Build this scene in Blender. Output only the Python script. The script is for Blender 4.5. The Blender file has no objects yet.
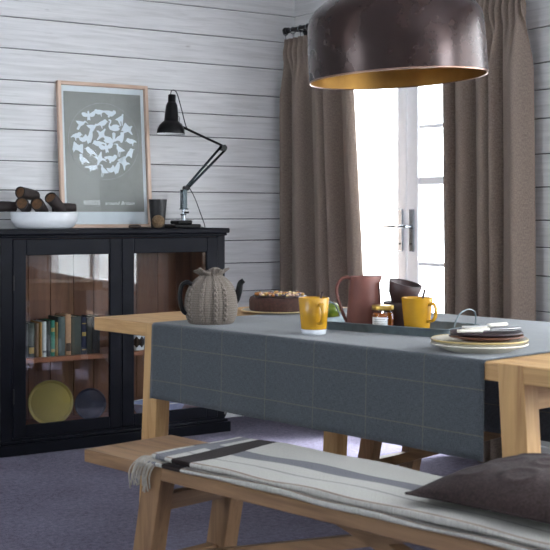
import bpy, bmesh, math, random
from mathutils import Vector, Matrix, noise
random.seed(7)
S = bpy.context.scene
COL = S.collection
PI = math.pi

# ------------------------------------------------------------------ camera
cam_d = bpy.data.cameras.new('camera'); cam = bpy.data.objects.new('camera', cam_d); COL.objects.link(cam)
cam.location = (0, 0, 1.15); cam.rotation_euler = (PI/2, 0, 0)
cam_d.sensor_width = 36; cam_d.lens = 1200/550*36; cam_d.shift_y = -61/550
cam_d.clip_start = 0.05
cam_d.dof.use_dof = True; cam_d.dof.focus_distance = 5.3; cam_d.dof.aperture_fstop = 9.0
S.camera = cam
# ------------------------------------------------------------------ room frame (corner seen behind the curtain)
CX, CY = 0.115, 7.04
W = Vector((0.8351, 0.5501, 0)); R = Vector((0.5501, -0.8351, 0))      # along the left wall / along the door wall towards us
RA = math.atan2(W.y, W.x)
def room(w, r, z=0): return Vector((CX, CY, 0)) + W*w + R*r + Vector((0, 0, z))
# ------------------------------------------------------------------ world and lights
wd = bpy.data.worlds.new('sky'); S.world = wd; wd.use_nodes = True
bg = wd.node_tree.nodes['Background']; bg.inputs[0].default_value = (0.90, 0.95, 1.0, 1); bg.inputs[1].default_value = 5.5
def area(name, loc, direction, sx, sy, power, color=(1, 1, 1), portal=False):
    l = bpy.data.lights.new(name, 'AREA'); l.shape = 'RECTANGLE'; l.size = sx; l.size_y = sy; l.energy = power; l.color = color
    o = bpy.data.objects.new(name, l); COL.objects.link(o); o.location = loc
    o.rotation_euler = Vector(direction).to_track_quat('-Z', 'Y').to_euler()
    if portal: l.cycles.is_portal = True
    return o
area('door_daylight', room(0.10, 1.0, 1.05), -W, 1.2, 1.95, 10, portal=True)
area('window_daylight', room(0.125, 3.6, 1.45), -W, 1.7, 1.5, 10, portal=True)
area('added_side_fill', room(-0.04, 6.1, 1.5), -W*1.0 - R*.35 - Vector((0, 0, .1)), 1.7, 1.4, 105, (0.84, 0.92, 1.0))  # added fill lamp, brightens the left wall and right-hand faces
area('far_window_daylight', room(-5.47, 2.6, 1.55), W - Vector((0, 0, .15)), 1.3, 1.2, 7, (0.72, 0.84, 1.0))
sl = bpy.data.lights.new('sun', 'SUN'); sl.energy = 24.0; sl.angle = math.radians(28); sl.color = (.93, .96, 1.0)
so = bpy.data.objects.new('sun', sl); COL.objects.link(so); so.location = room(2, 1, 4)
so.rotation_euler = (-W*math.cos(math.radians(63)) - R*.12 - Vector((0, 0, math.sin(math.radians(63))))).to_track_quat('-Z', 'Y').to_euler()
S.view_settings.view_transform = 'Standard'; S.view_settings.look = 'None'
S.view_settings.exposure = 0.8; S.view_settings.gamma = 1.0; S.view_settings.use_curve_mapping = False

# ------------------------------------------------------------------ node helpers
def srgb(r, g, b):
    f = lambda c: (c/255/12.92) if c/255 <= .04045 else ((c/255+.055)/1.055)**2.4
    return (f(r), f(g), f(b), 1)
class NT:
    def __init__(s, name):
        s.m = bpy.data.materials.new(name); s.m.use_nodes = True; s.t = s.m.node_tree; s.n = s.t.nodes
        s.b = s.n['Principled BSDF']; s.out = s.n['Material Output']
    def new(s, typ, **kw):
        n = s.n.new(typ)
        for k, v in kw.items(): setattr(n, k, v)
        return n
    def link(s, a, b): s.t.links.new(a, b)
    def coord(s, kind='Object', scale=(1, 1, 1)):
        tc = s.new('ShaderNodeTexCoord'); mp = s.new('ShaderNodeMapping'); mp.inputs['Scale'].default_value = scale
        s.link(tc.outputs[kind], mp.inputs['Vector']); return mp.outputs[0]
    def noise(s, vec, scale, detail=4, rough=.55, dist=0):
        n = s.new('ShaderNodeTexNoise'); n.inputs['Scale'].default_value = scale; n.inputs['Detail'].default_value = detail
        n.inputs['Roughness'].default_value = rough; n.inputs['Distortion'].default_value = dist
        s.link(vec, n.inputs['Vector']); return n.outputs['Fac']
    def ramp(s, fac, stops):
        r = s.new('ShaderNodeValToRGB'); e = r.color_ramp.elements
        while len(e) < len(stops): e.new(.5)
        for i, (p, c) in enumerate(stops): e[i].position = p; e[i].color = c
        s.link(fac, r.inputs[0]); return r.outputs[0]
    def mix(s, fac, a, b, mode='MIX'):
        m = s.new('ShaderNodeMix', data_type='RGBA', blend_type=mode)
        for sock, v in ((m.inputs[0], fac), (m.inputs[6], a), (m.inputs[7], b)):
            if hasattr(v, 'node'): s.link(v, sock)
            else: sock.default_value = v
        return m.outputs[2]
    def math(s, op, a, b=None, c=None):
        m = s.new('ShaderNodeMath', operation=op)
        for i, v in enumerate((a, b, c)):
            if v is None: continue
            if hasattr(v, 'node'): s.link(v, m.inputs[i])
            else: m.inputs[i].default_value = v
        return m.outputs[0]
    def bump(s, h, strength=.3, dist=.002):
        b = s.new('ShaderNodeBump'); b.inputs['Strength'].default_value = strength; b.inputs['Distance'].default_value = dist
        s.link(h, b.inputs['Height']); s.link(b.outputs[0], s.b.inputs['Normal']); return b
    def col(s, v):
        if hasattr(v, 'node'): s.link(v, s.b.inputs['Base Color'])
        else: s.b.inputs['Base Color'].default_value = v
    def rough(s, v): s.b.inputs['Roughness'].default_value = v

def simple(name, c, rough=.5, metal=0, var=.12, scale=30, bump=0, spec=.5):
    t = NT(name); v = t.coord(); n = t.noise(v, scale)
    lo = tuple(x*(1-var) for x in c[:3])+(1,); hi = tuple(min(1, x*(1+var)) for x in c[:3])+(1,)
    t.col(t.ramp(n, [(.3, lo), (.7, hi)])); t.rough(rough); t.b.inputs['Metallic'].default_value = metal
    t.b.inputs['Specular IOR Level'].default_value = spec
    if bump: t.bump(n, bump, .002)
    return t.m
def wood(name, c1, c2, axis, rough=.5, scale=1.0, knots=False):
    t = NT(name); sc = [22*scale]*3; sc[axis] = 1.6*scale
    v = t.coord('Object', tuple(sc)); n = t.noise(v, 1.6, 6, .6, .6); n2 = t.noise(v, 6, 4, .6)
    c = t.ramp(n, [(.3, c2), (.55, c1), (.75, tuple(min(1, x*1.12) for x in c1[:3])+(1,))])
    c = t.mix(t.math('MULTIPLY', n2, .35), c, c2)
    if knots:
        ks = [5.0]*3; ks[axis] = 2.5
        vo = t.new('ShaderNodeTexVoronoi'); vo.inputs['Scale'].default_value = 1.0
        t.link(t.coord('Object', tuple(ks)), vo.inputs['Vector'])
        k = t.ramp(vo.outputs['Distance'], [(.03, (1, 1, 1, 1)), (.10, (0, 0, 0, 1))])
        c = t.mix(k, c, tuple(x*.35 for x in c2[:3])+(1,))
    t.col(c); t.rough(rough); t.bump(n2, .15, .001)
    return t.m
def fabric(name, c1, c2, scale=500, rough=.95, uv=False, bump=.5, sheen=.2):
    t = NT(name); v = t.coord('UV' if uv else 'Object')
    n = t.noise(v, scale*.35, 3, .7); n2 = t.noise(v, 6, 3)
    f = t.math('ADD', t.math('MULTIPLY', n, .75), t.math('MULTIPLY', n2, .25))
    t.col(t.ramp(f, [(.36, c2), (.64, c1)])); t.rough(rough); t.bump(n, bump, .0015)
    t.b.inputs['Sheen Weight'].default_value = .04; t.b.inputs['Specular IOR Level'].default_value = .15
    return t.m
def thin_glass(name, tint=(1, 1, 1, 1), ior=1.5, boost=1.0):
    t = NT(name); t.n.remove(t.b)
    tr = t.new('ShaderNodeBsdfTransparent'); tr.inputs[0].default_value = tint
    gl = t.new('ShaderNodeBsdfGlossy'); gl.inputs['Roughness'].default_value = .02
    lw = t.new('ShaderNodeLayerWeight'); lw.inputs['Blend'].default_value = .5
    f0 = ((ior-1)/(ior+1))**2; p5 = t.math('POWER', lw.outputs['Facing'], 5.0)
    mx = t.new('ShaderNodeMixShader')
    t.link(t.math('MULTIPLY', t.math('ADD', t.math('MULTIPLY', p5, 1-f0), f0), boost), mx.inputs[0]); t.link(tr.outputs[0], mx.inputs[1]); t.link(gl.outputs[0], mx.inputs[2])
    t.link(mx.outputs[0], t.out.inputs[0]); return t.m

# ------------------------------------------------------------------ mesh helpers
def BM(): return bmesh.new()
def obj(name, bm, m, parent=None, smooth=False, loc=None, rz=None, auto=None, recalc=True):
    if recalc: bmesh.ops.recalc_face_normals(bm, faces=bm.faces[:])
    me = bpy.data.meshes.new(name); bm.to_mesh(me); bm.free()
    if m: me.materials.append(m)
    if smooth or auto:
        for p in me.polygons: p.use_smooth = True
        if auto: me.set_sharp_from_angle(angle=math.radians(auto))
    o = bpy.data.objects.new(name, me); COL.objects.link(o)
    if parent: o.parent = parent
    if loc is not None: o.location = loc
    if rz is not None: o.rotation_euler = (0, 0, rz)
    return o
def tag(o, label, cat, group=None, kind=None):
    o['label'] = label; o['category'] = cat
    if group: o['group'] = group
    if kind: o['kind'] = kind
    return o
def thing(name, label, cat, loc=(0, 0, 0), rz=0, group=None):
    o = bpy.data.objects.new(name, None); COL.objects.link(o); o.empty_display_size = .1
    o.location = loc; o.rotation_euler = (0, 0, rz); return tag(o, label, cat, group)
def struct(name, bm, m, loc=None, rz=None, **k):
    o = obj(name, bm, m, None, loc=loc, rz=rz, **k); o['kind'] = 'structure'; return o
def copy_tree(o, parent=None):
    c = o.copy(); COL.objects.link(c)
    if parent: c.parent = parent
    for ch in list(o.children): copy_tree(ch, c)
    return c
def add_box(bm, x, y, z, bev=.002, M=None, seg=1):
    vs = [bm.verts.new((a, b, c)) for a in x for b in y for c in z]
    f = [(0, 1, 3, 2), (4, 6, 7, 5), (0, 4, 5, 1), (2, 3, 7, 6), (0, 2, 6, 4), (1, 5, 7, 3)]
    fs = [bm.faces.new([vs[i] for i in q]) for q in f]
    if bev:
        es = list({e for q in fs for e in q.edges})
        r = bmesh.ops.bevel(bm, geom=es, offset=bev, segments=seg, affect='EDGES', profile=.5)
        vs = list({v for q in r['faces'] for v in q.verts} | {v for v in vs if v.is_valid})
    if M is not None: bmesh.ops.transform(bm, matrix=M, verts=[v for v in vs if v.is_valid])
    return vs
def add_bar(bm, bottom, top, wx, wy, bev=.003):
    """square bar between two horizontal cut faces (x/y half-widths about the centres)"""
    vs = []
    for a in (-1, 1):
        for b in (-1, 1):
            for c in (bottom, top): vs.append(bm.verts.new((c[0]+a*wx/2, c[1]+b*wy/2, c[2])))
    f = [(0, 1, 3, 2), (4, 6, 7, 5), (0, 4, 5, 1), (2, 3, 7, 6), (0, 2, 6, 4), (1, 5, 7, 3)]
    fs = [bm.faces.new([vs[i] for i in q]) for q in f]
    if bev: bmesh.ops.bevel(bm, geom=list({e for q in fs for e in q.edges}), offset=bev, segments=1, affect='EDGES', profile=.5)
def add_lathe(bm, prof, seg=48, M=None, fn=None):
    rings = []
    for i, (r, z) in enumerate(prof):
        if r < 1e-6: rings.append([bm.verts.new((0, 0, z))]); continue
        ring = []
        for k in range(seg):
            a = 2*PI*k/seg; rr, zz = (r, z) if fn is None else fn(r, z, a, i)
            ring.append(bm.verts.new((rr*math.cos(a), rr*math.sin(a), zz)))
        rings.append(ring)
    for A, B in zip(rings, rings[1:]):
        n = max(len(A), len(B))
        for k in range(n):
            k2 = (k+1) % n
            q = [A[k % len(A)], A[k2 % len(A)], B[k2 % len(B)], B[k % len(B)]]
            u = []
            for v in q:
                if v not in u: u.append(v)
            if len(u) >= 3: bm.faces.new(u)
    vs = [v for r in rings for v in r]
    if M is not None: bmesh.ops.transform(bm, matrix=M, verts=vs)
    return vs
def add_tube(bm, pts, r, seg=10, cap=True):
    pts = [Vector(p) for p in pts]; n = len(pts); rings = []
    up = None
    for i, p in enumerate(pts):
        t = (pts[min(i+1, n-1)]-pts[max(i-1, 0)]).normalized()
        if up is None: up = Vector((0, 0, 1)) if abs(t.z) < .9 else Vector((1, 0, 0))
        side = t.cross(up).normalized(); up = side.cross(t).normalized()
        rr = r(i/(n-1)) if callable(r) else r
        rx, ry = rr if isinstance(rr, tuple) else (rr, rr)
        rings.append([bm.verts.new(p + side*rx*math.cos(2*PI*k/seg) + up*ry*math.sin(2*PI*k/seg)) for k in range(seg)])
    for A, B in zip(rings, rings[1:]):
        for k in range(seg): bm.faces.new((A[k], A[(k+1) % seg], B[(k+1) % seg], B[k]))
    if cap: bm.faces.new(rings[0][::-1]); bm.faces.new(rings[-1])
def spline(ctrl, n=24):
    P = [Vector(c) for c in ctrl]; P = [2*P[0]-P[1]]+P+[2*P[-1]-P[-2]]; out = []
    m = len(P)-3
    for j in range(n+1):
        u = j/n*m; i = min(int(u), m-1); t = u-i; a, b, c, d = P[i:i+4]
        out.append(.5*((2*b)+(c-a)*t+(2*a-5*b+4*c-d)*t*t+(3*b-a-3*c+d)*t**3))
    return out
def add_sphere(bm, c, r, M=None, seg=16, sc=(1, 1, 1)):
    m = Matrix.Translation(c) @ (M or Matrix()) @ Matrix.Diagonal((r*sc[0], r*sc[1], r*sc[2], 1))
    bmesh.ops.create_uvsphere(bm, u_segments=seg, v_segments=max(6, seg//2), radius=1, matrix=m)
def grid(bm, nu, nv, fn, uvfn=None):
    vs = [[bm.verts.new(fn(i/nu, j/nv)) for j in range(nv+1)] for i in range(nu+1)]
    uv = bm.loops.layers.uv.verify() if uvfn else None
    for i in range(nu):
        for j in range(nv):
            idx = [(i, j), (i+1, j), (i+1, j+1), (i, j+1)]
            f = bm.faces.new([vs[a][b] for a, b in idx])
            if uv:
                for lp, (a, b) in zip(f.loops, idx): lp[uv].uv = uvfn(a/nu, b/nv)
    return vs
def solid(o, th, off=0):
    m = o.modifiers.new('thickness', 'SOLIDIFY'); m.thickness = th; m.offset = off; return o
def rotZ(a): return Matrix.Rotation(a, 4, 'Z')
def T(*p): return Matrix.Translation(p)

# ------------------------------------------------------------------ materials
OAK1, OAK2 = srgb(192, 154, 102), srgb(154, 112, 66)
oak = [wood('oak_%s' % 'xyz'[i], OAK1, OAK2, i) for i in range(3)]
BN1, BN2 = srgb(142, 110, 78), srgb(104, 76, 50)
bench_oak = [wood('bench_oak_%s' % 'xyz'[i], BN1, BN2, i) for i in range(3)]
pine = wood('pine_boards', srgb(132, 84, 58), srgb(92, 54, 36), 2, .6, .6, True)
pine_x = wood('pine_shelf', srgb(160, 100, 70), srgb(116, 66, 44), 0, .6, .6)
frame_wood = [wood('pale_frame_%s' % 'xyz'[i], srgb(214, 188, 168), srgb(180, 148, 126), i) for i in range(3)]
black_paint = simple('black_navy_paint', srgb(11, 13, 21), .5, 0, .25, 9, .08, .12)
black_gloss = simple('black_enamel', srgb(9, 9, 11), .28, 0, .1, 30, 0, .22)
black_iron = simple('black_iron', srgb(18, 18, 20), .45, .3, .1)
chrome = simple('chrome', srgb(170, 176, 182), .22, 1, .08)
dark_chrome = simple('dark_chrome', srgb(74, 82, 86), .25, 1, .15)
steel = simple('brushed_steel', srgb(190, 190, 192), .3, 1, .1)
zinc = simple('galvanised_zinc', srgb(118, 130, 134), .45, .45, .25, 18, .1)
white_paint = simple('white_gloss_paint', srgb(250, 251, 252), .4, 0, .02)
white_ceramic = simple('white_ceramic', srgb(225, 228, 232), .2, 0, .03)
cream_ceramic = simple('cream_ceramic', srgb(222, 216, 200), .25, 0, .04)
yellow_glaze = simple('mustard_glaze', srgb(186, 138, 30), .25, 0, .12, 12)
yellow_rim = simple('yellow_rim', srgb(188, 164, 104), .3, 0, .1)
terracotta = simple('terracotta', srgb(112, 66, 56), .55, 0, .12, 20, .1)
dark_clay = simple('dark_brown_clay', srgb(58, 38, 36), .45, 0, .2, 25, .1)
rust_clay = simple('rust_clay', srgb(98, 58, 36), .4, 0, .15)
plum_clay = simple('plum_black_clay', srgb(52, 38, 42), .35, 0, .2)
bone = simple('bone_handle', srgb(232, 226, 210), .35, 0, .06)
gold = simple('gold_metal', srgb(190, 160, 84), .35, 1, .1)
clear = thin_glass('clear_glass')
cab_glass = thin_glass('old_cabinet_glass', (.93, .95, .95, 1), 1.5, 1.3)
twine = fabric('twine', srgb(140, 118, 92), srgb(92, 74, 54), 300)
carpet = NT('carpet')
_v = carpet.coord(); _n = carpet.noise(_v, 160, 4, .8); _n2 = carpet.noise(_v, 3, 3); _n3 = carpet.noise(_v, 45, 3, .7)
_f = carpet.math('ADD', carpet.math('MULTIPLY', _n, .5), carpet.math('ADD', carpet.math('MULTIPLY', _n3, .35), carpet.math('MULTIPLY', _n2, .15)))
carpet.col(carpet.ramp(_f, [(.38, srgb(68, 65, 79)), (.62, srgb(126, 122, 141))])); carpet.rough(1); carpet.bump(_n, 1, .006)
carpet.b.inputs['Specular IOR Level'].default_value = .1; carpet.b.inputs['Sheen Weight'].default_value = .04
carpet = carpet.m
# whitewashed boards
def boards_mat():
    t = NT('whitewashed_boards'); v = t.coord('Object', (1.3, 1, 22)); n = t.noise(v, 2.0, 7, .65, .5)
    v2 = t.coord('Object', (5, 1, 60)); n2 = t.noise(v2, 1.5, 5, .7)
    v3 = t.coord('Object', (2.2, 1, 5)); n3 = t.noise(v3, 2.2, 3)
    vo = t.new('ShaderNodeTexVoronoi'); vo.inputs['Scale'].default_value = 1.0; t.link(t.coord('Object', (3.2, 1, 9)), vo.inputs['Vector'])
    c = t.ramp(n, [(.28, srgb(188, 188, 187)), (.5, srgb(208, 208, 208)), (.75, srgb(222, 222, 222))])
    streak = t.ramp(n2, [(.60, (0, 0, 0, 1)), (.78, (1, 1, 1, 1))])
    c = t.mix(t.math('MULTIPLY', streak, t.math('MULTIPLY', n3, .75)), c, srgb(152, 149, 147))
    k = t.ramp(vo.outputs['Distance'], [(.02, (1, 1, 1, 1)), (.075, (0, 0, 0, 1))])
    c = t.mix(t.math('MULTIPLY', k, .6), c, srgb(120, 116, 114))
    t.col(c); t.rough(.6); t.bump(n2, .2, .001); return t.m
boards = boards_mat()
gap_dark = simple('board_gap', srgb(70, 70, 74), .9)
ceil_mat = simple('ceiling_paint', srgb(215, 216, 218), .9, 0, .03)

# ------------------------------------------------------------------ room shell
def board_levels():
    lv = [0.0]; z = 0.10
    pat = [.126, .121, .15, .15, .161]
    # courses measured on the wall: a joint at 1.709 m, then 0.121 above it etc.
    up = [1.709]; k = 0
    while up[-1] < 2.7: up.append(up[-1] + [.121+.0, .160, .160, .156, .125][k % 5]); k += 1
    dn = [1.709]; k = 0
    while dn[-1] > 0: dn.append(dn[-1] - [.129, .160, .149, .149, .122][k % 5]); k += 1
    return sorted(set(dn+up))
LEV = board_levels()
def board_wall(name, length, rz, loc, openings=(), H=2.6):
    """boards run along local x, face towards local -y; openings (x0,x1,z0,z1)"""
    bm = BM()
    for z0, z1 in zip(LEV, LEV[1:]):
        z0, z1 = max(0, z0), min(H, z1)
        if z1-z0 < .01: continue
        cuts = [(0, length)]
        for ox0, ox1, oz0, oz1 in openings:
            if z1 > oz0+.03 and z0 < oz1-.03:
                cuts = [c for a, b in cuts for c in ((a, min(b, ox0)), (max(a, ox1), b)) if c[1]-c[0] > .01]
        for a, b in cuts: add_box(bm, (a, b), (0, .018), (z0+.0022, z1-.0022), .0022)
    o = struct(name, bm, boards, loc, rz)
    bm = BM()                                              # backing behind the joints
    xs = sorted({0, length, *[v for q in openings for v in q[:2]]})
    for a, b in zip(xs, xs[1:]):
        m = (a+b)/2; op = [q for q in openings if q[0] < m < q[1]]
        if not op: add_box(bm, (a, b), (.014, .12), (0, H), 0)
        else:
            if op[0][2] > .01: add_box(bm, (a, b), (.014, .12), (0, op[0][2]), 0)
            add_box(bm, (a, b), (.014, .12), (op[0][3], H), 0)
    bk = obj('wall_backing', bm, gap_dark, o); bk['kind'] = 'structure'
    return o
# local frames: wall_left along +W facing R ; wall_right along +R facing -W
board_wall('wall_left', 5.6, RA, room(-5.5, 0))
board_wall('wall_right', 8.0, RA-PI/2, room(0, 0), [(.36, 1.64, 0, 2.05), (2.75, 4.45, .58, 2.20), (5.2, 7.0, .75, 2.25)])
board_wall('wall_back', 5.5, RA+PI, room(0, 8.0))
board_wall('wall_far_left', 8.0, RA+PI/2, room(-5.5, 8.0), [(4.75, 6.05, .95, 2.15)])
bm = BM(); add_box(bm, (-5.6, .9), (-8.1, .1), (-.06, 0), 0); struct('floor', bm, carpet, (CX, CY, 0), RA)
bm = BM(); add_box(bm, (-5.6, .12), (-8.1, .12), (2.6, 2.68), 0); struct('ceiling', bm, ceil_mat, (CX, CY, 0), RA)
bm = BM(); add_box(bm, (0, 5.48), (-.016, -.001), (0, .11), .004); struct('baseboard_left', bm, white_paint, room(-5.5, 0), RA)
bm = BM(); add_box(bm, (1.74, 7.98), (-.016, -.001), (0, .11), .004); struct('baseboard_right', bm, white_paint, room(0, 0), RA-PI/2)
# door casing
bm = BM()
add_box(bm, (.27, .36), (-.022, -.001), (0, 2.05), .003); add_box(bm, (1.64, 1.73), (-.022, -.001), (0, 2.05), .003)
add_box(bm, (.27, 1.73), (-.022, -.001), (2.05, 2.14), .003)
add_box(bm, (.345, .362), (0, .12), (0, 2.05), .001); add_box(bm, (1.638, 1.655), (0, .12), (0, 2.05), .001)
struct('trim_1', bm, white_paint, room(0, 0), RA-PI/2)
def ring_frame(bm, x, z, y, sl, sr, st, sb, bev=.004):
    add_box(bm, (x[0], x[0]+sl), y, z, bev); add_box(bm, (x[1]-sr, x[1]), y, z, bev)
    add_box(bm, (x[0]+sl, x[1]-sr), y, (z[0], z[0]+sb), bev); add_box(bm, (x[0]+sl, x[1]-sr), y, (z[1]-st, z[1]), bev)
# French door: one plain leaf, one leaf with glazing bars
def leaf(name, x0, x1, sl, sr, bars, lever_x, lever_dir, label):
    r = bpy.data.objects.new(name, None); COL.objects.link(r); r.location = room(0, 0); r.rotation_euler = (0, 0, RA-PI/2)
    r['kind'] = 'structure'
    bm = BM(); ring_frame(bm, (x0, x1), (.01, 2.045), (.03, .075), sl, sr, .10, .22); obj('door_frame', bm, white_paint, r)
    bm = BM(); add_box(bm, (x0+sl-.005, x1-sr+.005), (.05, .054), (.225, 1.95), 0); obj('pane', bm, clear, r)
    for z, h in bars:
        bm = BM(); add_box(bm, (x0+sl, x1-sr), (.036, .070), (z-h/2, z+h/2), .004); obj('glazing_bar', bm, white_paint, r)
    bm = BM(); add_box(bm, (lever_x-.018, lever_x+.018), (.020, .0295), (.955, 1.175), .003)
    p = obj('handle_plate', bm, chrome, r)
    bm = BM(); add_tube(bm, [(lever_x, .022, 1.085), (lever_x, -.022, 1.085)], .009)
    add_tube(bm, spline([(lever_x, -.02, 1.085), (lever_x+lever_dir*.03, -.024, 1.086), (lever_x+lever_dir*.055, -.022, 1.082), (lever_x+lever_dir*.080, -.018, 1.085)], 12), .0085)
    obj('lever', bm, chrome, p, auto=40)
    bm = BM(); add_tube(bm, [(lever_x, .0202, .995), (lever_x, .0185, .995)], .006); obj('keyhole', bm, black_iron, p)
leaf('door_1', .365, .985, .10, .075, [], .945, -1, '')
leaf('door_2', .990, 1.635, .088, .10, [(1.597, .022), (1.320, .042), (.895, .022), (.50, .022)], 1.035, -1, '')
bm = BM(); add_box(bm, (.36, 1.64), (-.02, .12), (.0, .009), .002); struct('trim_2', bm, white_paint, room(0, 0), RA-PI/2)
def window(name, loc, rz, x0, x1, z0, z1):
    r = bpy.data.objects.new(name, None); COL.objects.link(r); r.location = loc; r.rotation_euler = (0, 0, rz); r['kind'] = 'structure'
    bm = BM(); ring_frame(bm, (x0, x1), (z0, z1), (.03, .09), .06, .06, .06, .06)
    add_box(bm, ((x0+x1)/2-.03, (x0+x1)/2+.03), (.031, .089), (z0+.06, z1-.06), .003); obj('window_frame', bm, white_paint, r)
    bm = BM(); add_box(bm, (x0+.05, x1-.05), (.055, .059), (z0+.05, z1-.05), 0); obj('pane', bm, clear, r)
window('window_1', room(0, 0), RA-PI/2, 2.75, 4.45, .58, 2.20)
window('added_window', room(0, 0), RA-PI/2, 5.2, 7.0, .75, 2.25)  # unseen extra window, added to go with the side fill lamp
window('window_2', room(-5.5, 8.0), RA+PI/2, 4.75, 6.05, .95, 2.15)
# ground outside the door
bm = BM(); add_box(bm, (.92, 9), (-9, 3), (-.12, -.04), 0)
struct('ground', bm, simple('pale_paving', srgb(205, 205, 205), .9, 0, .06, 8), (CX, CY, 0), RA)

# ------------------------------------------------------------------ curtains and pole
def curtain_fabric():
    t = NT('curtain_linen'); v = t.coord('UV', (1, 1, 1))
    wv = t.noise(t.coord('UV', (520, 90, 1)), 1, 3, .7); wh = t.noise(t.coord('UV', (90, 520, 1)), 1, 3, .7)
    f = t.math('MULTIPLY', t.math('ADD', wv, wh), .5)
    t.col(t.ramp(f, [(.36, srgb(114, 101, 91)), (.64, srgb(160, 145, 133))])); t.rough(.95); t.bump(f, .5, .0015)
    t.b.inputs['Sheen Weight'].default_value = .04; t.b.inputs['Specular IOR Level'].default_value = .1
    # linen lets a little daylight through
    tl = t.new('ShaderNodeBsdfTranslucent'); tl.inputs[0].default_value = srgb(150, 118, 100)
    mx = t.new('ShaderNodeMixShader'); mx.inputs[0].default_value = .10
    t.link(t.b.outputs[0], mx.inputs[1]); t.link(tl.outputs[0], mx.inputs[2]); t.link(mx.outputs[0], t.out.inputs[0])
    return t.m
linen = curtain_fabric()
def curtain(s0t, s1t, s0b, s1b, nf, npl, seed, label):
    rnd = random.Random(seed); H = 2.155
    ph = [rnd.uniform(-.9, .9) for _ in range(6)]
    # irregular fold phase
    def phase(u): return u*nf + .22*math.sin(2*PI*u*1.7+ph[0]) + .12*math.sin(2*PI*u*3.1+ph[1])
    def fn(u, v):
        z = .012 + (H-.012)*v; d = (H-z)
        a, b = s0t+(s0b-s0t)*min(1, d/1.6), s1t+(s1b-s1t)*min(1, d/1.6)
        k = min(1, max(0, (d-.07)/.30)); k = k*k*(3-2*k)
        p = phase(u); c = math.cos(2*PI*p); big = math.copysign(abs(c)**.75, c)
        big2 = .3*math.cos(2*PI*(p*2.0+ph[2])) * (.5+.5*math.sin(z*1.3+ph[3]))
        pl = math.cos(2*PI*u*npl + .6*math.sin(2*PI*u*2+ph[4])); fine = math.copysign(abs(pl)**.6, pl)
        pinch = math.exp(-((d-.085)/.035)**2)
        y = -.11 - (.047*(big+big2))*k - (.011+.013*pinch)*fine*(1-k)
        s = a+(b-a)*u + .012*math.sin(2*PI*p)*k + .004*math.sin(2*PI*u*5+z*2+ph[5])*k
        return (s, y, z)
    bm = BM(); L = (s1t-s0t)*2
    grid(bm, 260, 60, fn, lambda u, v: (u*L, v*H))
    r = thing('curtain', label, 'curtain', room(0, 0), RA-PI/2, 'linen curtains at the French door')
    c = obj('drape', bm, linen, r, smooth=True); solid(c, .004)
    bm = BM(); add_box(bm, (s0t+.015, s1t-.015), (-.102, -.0985), (H-.06, H-.012), .0005); obj('heading_tape', bm, linen, r)
    return r
curtain(.075, .70, .075, .83, 4.3, 13, 3, 'taupe linen curtain hanging in the corner, the one left of the glazed door')
curtain(1.485, 1.975, 1.495, 1.985, 4.6, 12, 11, 'taupe linen curtain right of the glazed door, partly behind the pendant lampshade')
pr = thing('curtain_pole', 'thin black iron curtain pole with a ball finial above the glazed door', 'curtain pole', room(0, 0), RA-PI/2)
bm = BM(); add_tube(bm, [(.085, -.11, 2.205), (2.10, -.11, 2.205)], .011, 14); obj('rod', bm, black_iron, pr, auto=40)
for x, d in ((.085, -1), (2.10, 1)):
    bm = BM(); add_sphere(bm, (x+d*.014, -.11, 2.205), .021); add_lathe(bm, [(0, -.008), (.017, -.008), (.017, .004), (0, .004)], 20, T(x-d*.012, -.11, 2.205) @ Matrix.Rotation(PI/2, 4, 'Y')); obj('finial', bm, black_iron, pr, smooth=True)
for x in (.118, 1.06, 2.05):
    bm = BM(); add_tube(bm, [(x, -.002, 2.205), (x, -.097, 2.205)], .007); add_lathe(bm, [(0, 0), (.024, 0), (.022, .006), (0, .006)], 20, T(x, -.001, 2.205) @ Matrix.Rotation(PI/2, 4, 'X')); obj('bracket', bm, black_iron, pr, auto=40)
for s0, s1, n in ((.07, .67, 9), (1.47, 1.99, 8)):
    for i in range(n):
        x = s0+(s1-s0)*i/(n-1)
        bm = BM(); ring = [(x+.002*math.sin(a), -.11+.019*math.cos(a), 2.199+.019*math.sin(a)) for a in [2*PI*k/20 for k in range(21)]]
        add_tube(bm, ring, .0025, 6, False); add_tube(bm, [(x, -.11, 2.181), (x, -.109, 2.150)], .002, 6); obj('curtain_ring', bm, chrome, pr, smooth=True)

# ------------------------------------------------------------------ glazed cabinet
CO = Vector((-1.297, 5.679, 0)); CABW = 1.235; CD = .35
def cab(x, y, z): return CO + W*x - R*y + Vector((0, 0, z))
cr = thing('display_cabinet', 'low black painted cabinet with two glazed doors and pine inside', 'cabinet', CO, RA)
bm = BM(); add_box(bm, (-.018, CABW+.02), (-.022, CD+.0), (1.050, 1.076), .005); add_box(bm, (-.008, CABW+.010), (-.012, CD), (1.036, 1.050), .005); obj('cabinet_top', bm, black_paint, cr)
for x0, x1 in ((0, .02), (CABW-.02, CABW)):
    bm = BM(); add_box(bm, (x0, x1), (0.02, CD), (.0, 1.036), .001); obj('side_panel', bm, black_paint, cr)
    bm = BM(); a = x0+.0205 if x0 < .1 else x0-.0055; add_box(bm, (a, a+.005), (.03, CD-.02), (.11, 1.03), 0); obj('side_lining', bm, pine, cr)
bm = BM(); add_box(bm, (.0, .057), (0, .02), (.066, 1.036), .001); add_box(bm, (1.192, CABW), (0, .02), (.066, 1.036), .001)
add_box(bm, (.057, 1.192), (0, .02), (1.031, 1.036), 0); add_box(bm, (.057, 1.192), (0, .02), (.066, .078), .001); obj('face_frame', bm, black_paint, cr)
bm = BM(); add_box(bm, (-.012, CABW+.025), (-.022, CD), (0, .052), .003); add_box(bm, (-.005, CABW+.015), (-.012, CD), (.052, .066), .005); obj('plinth', bm, black_paint, cr)
bm = BM()
k = 0; x = .022
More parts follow.
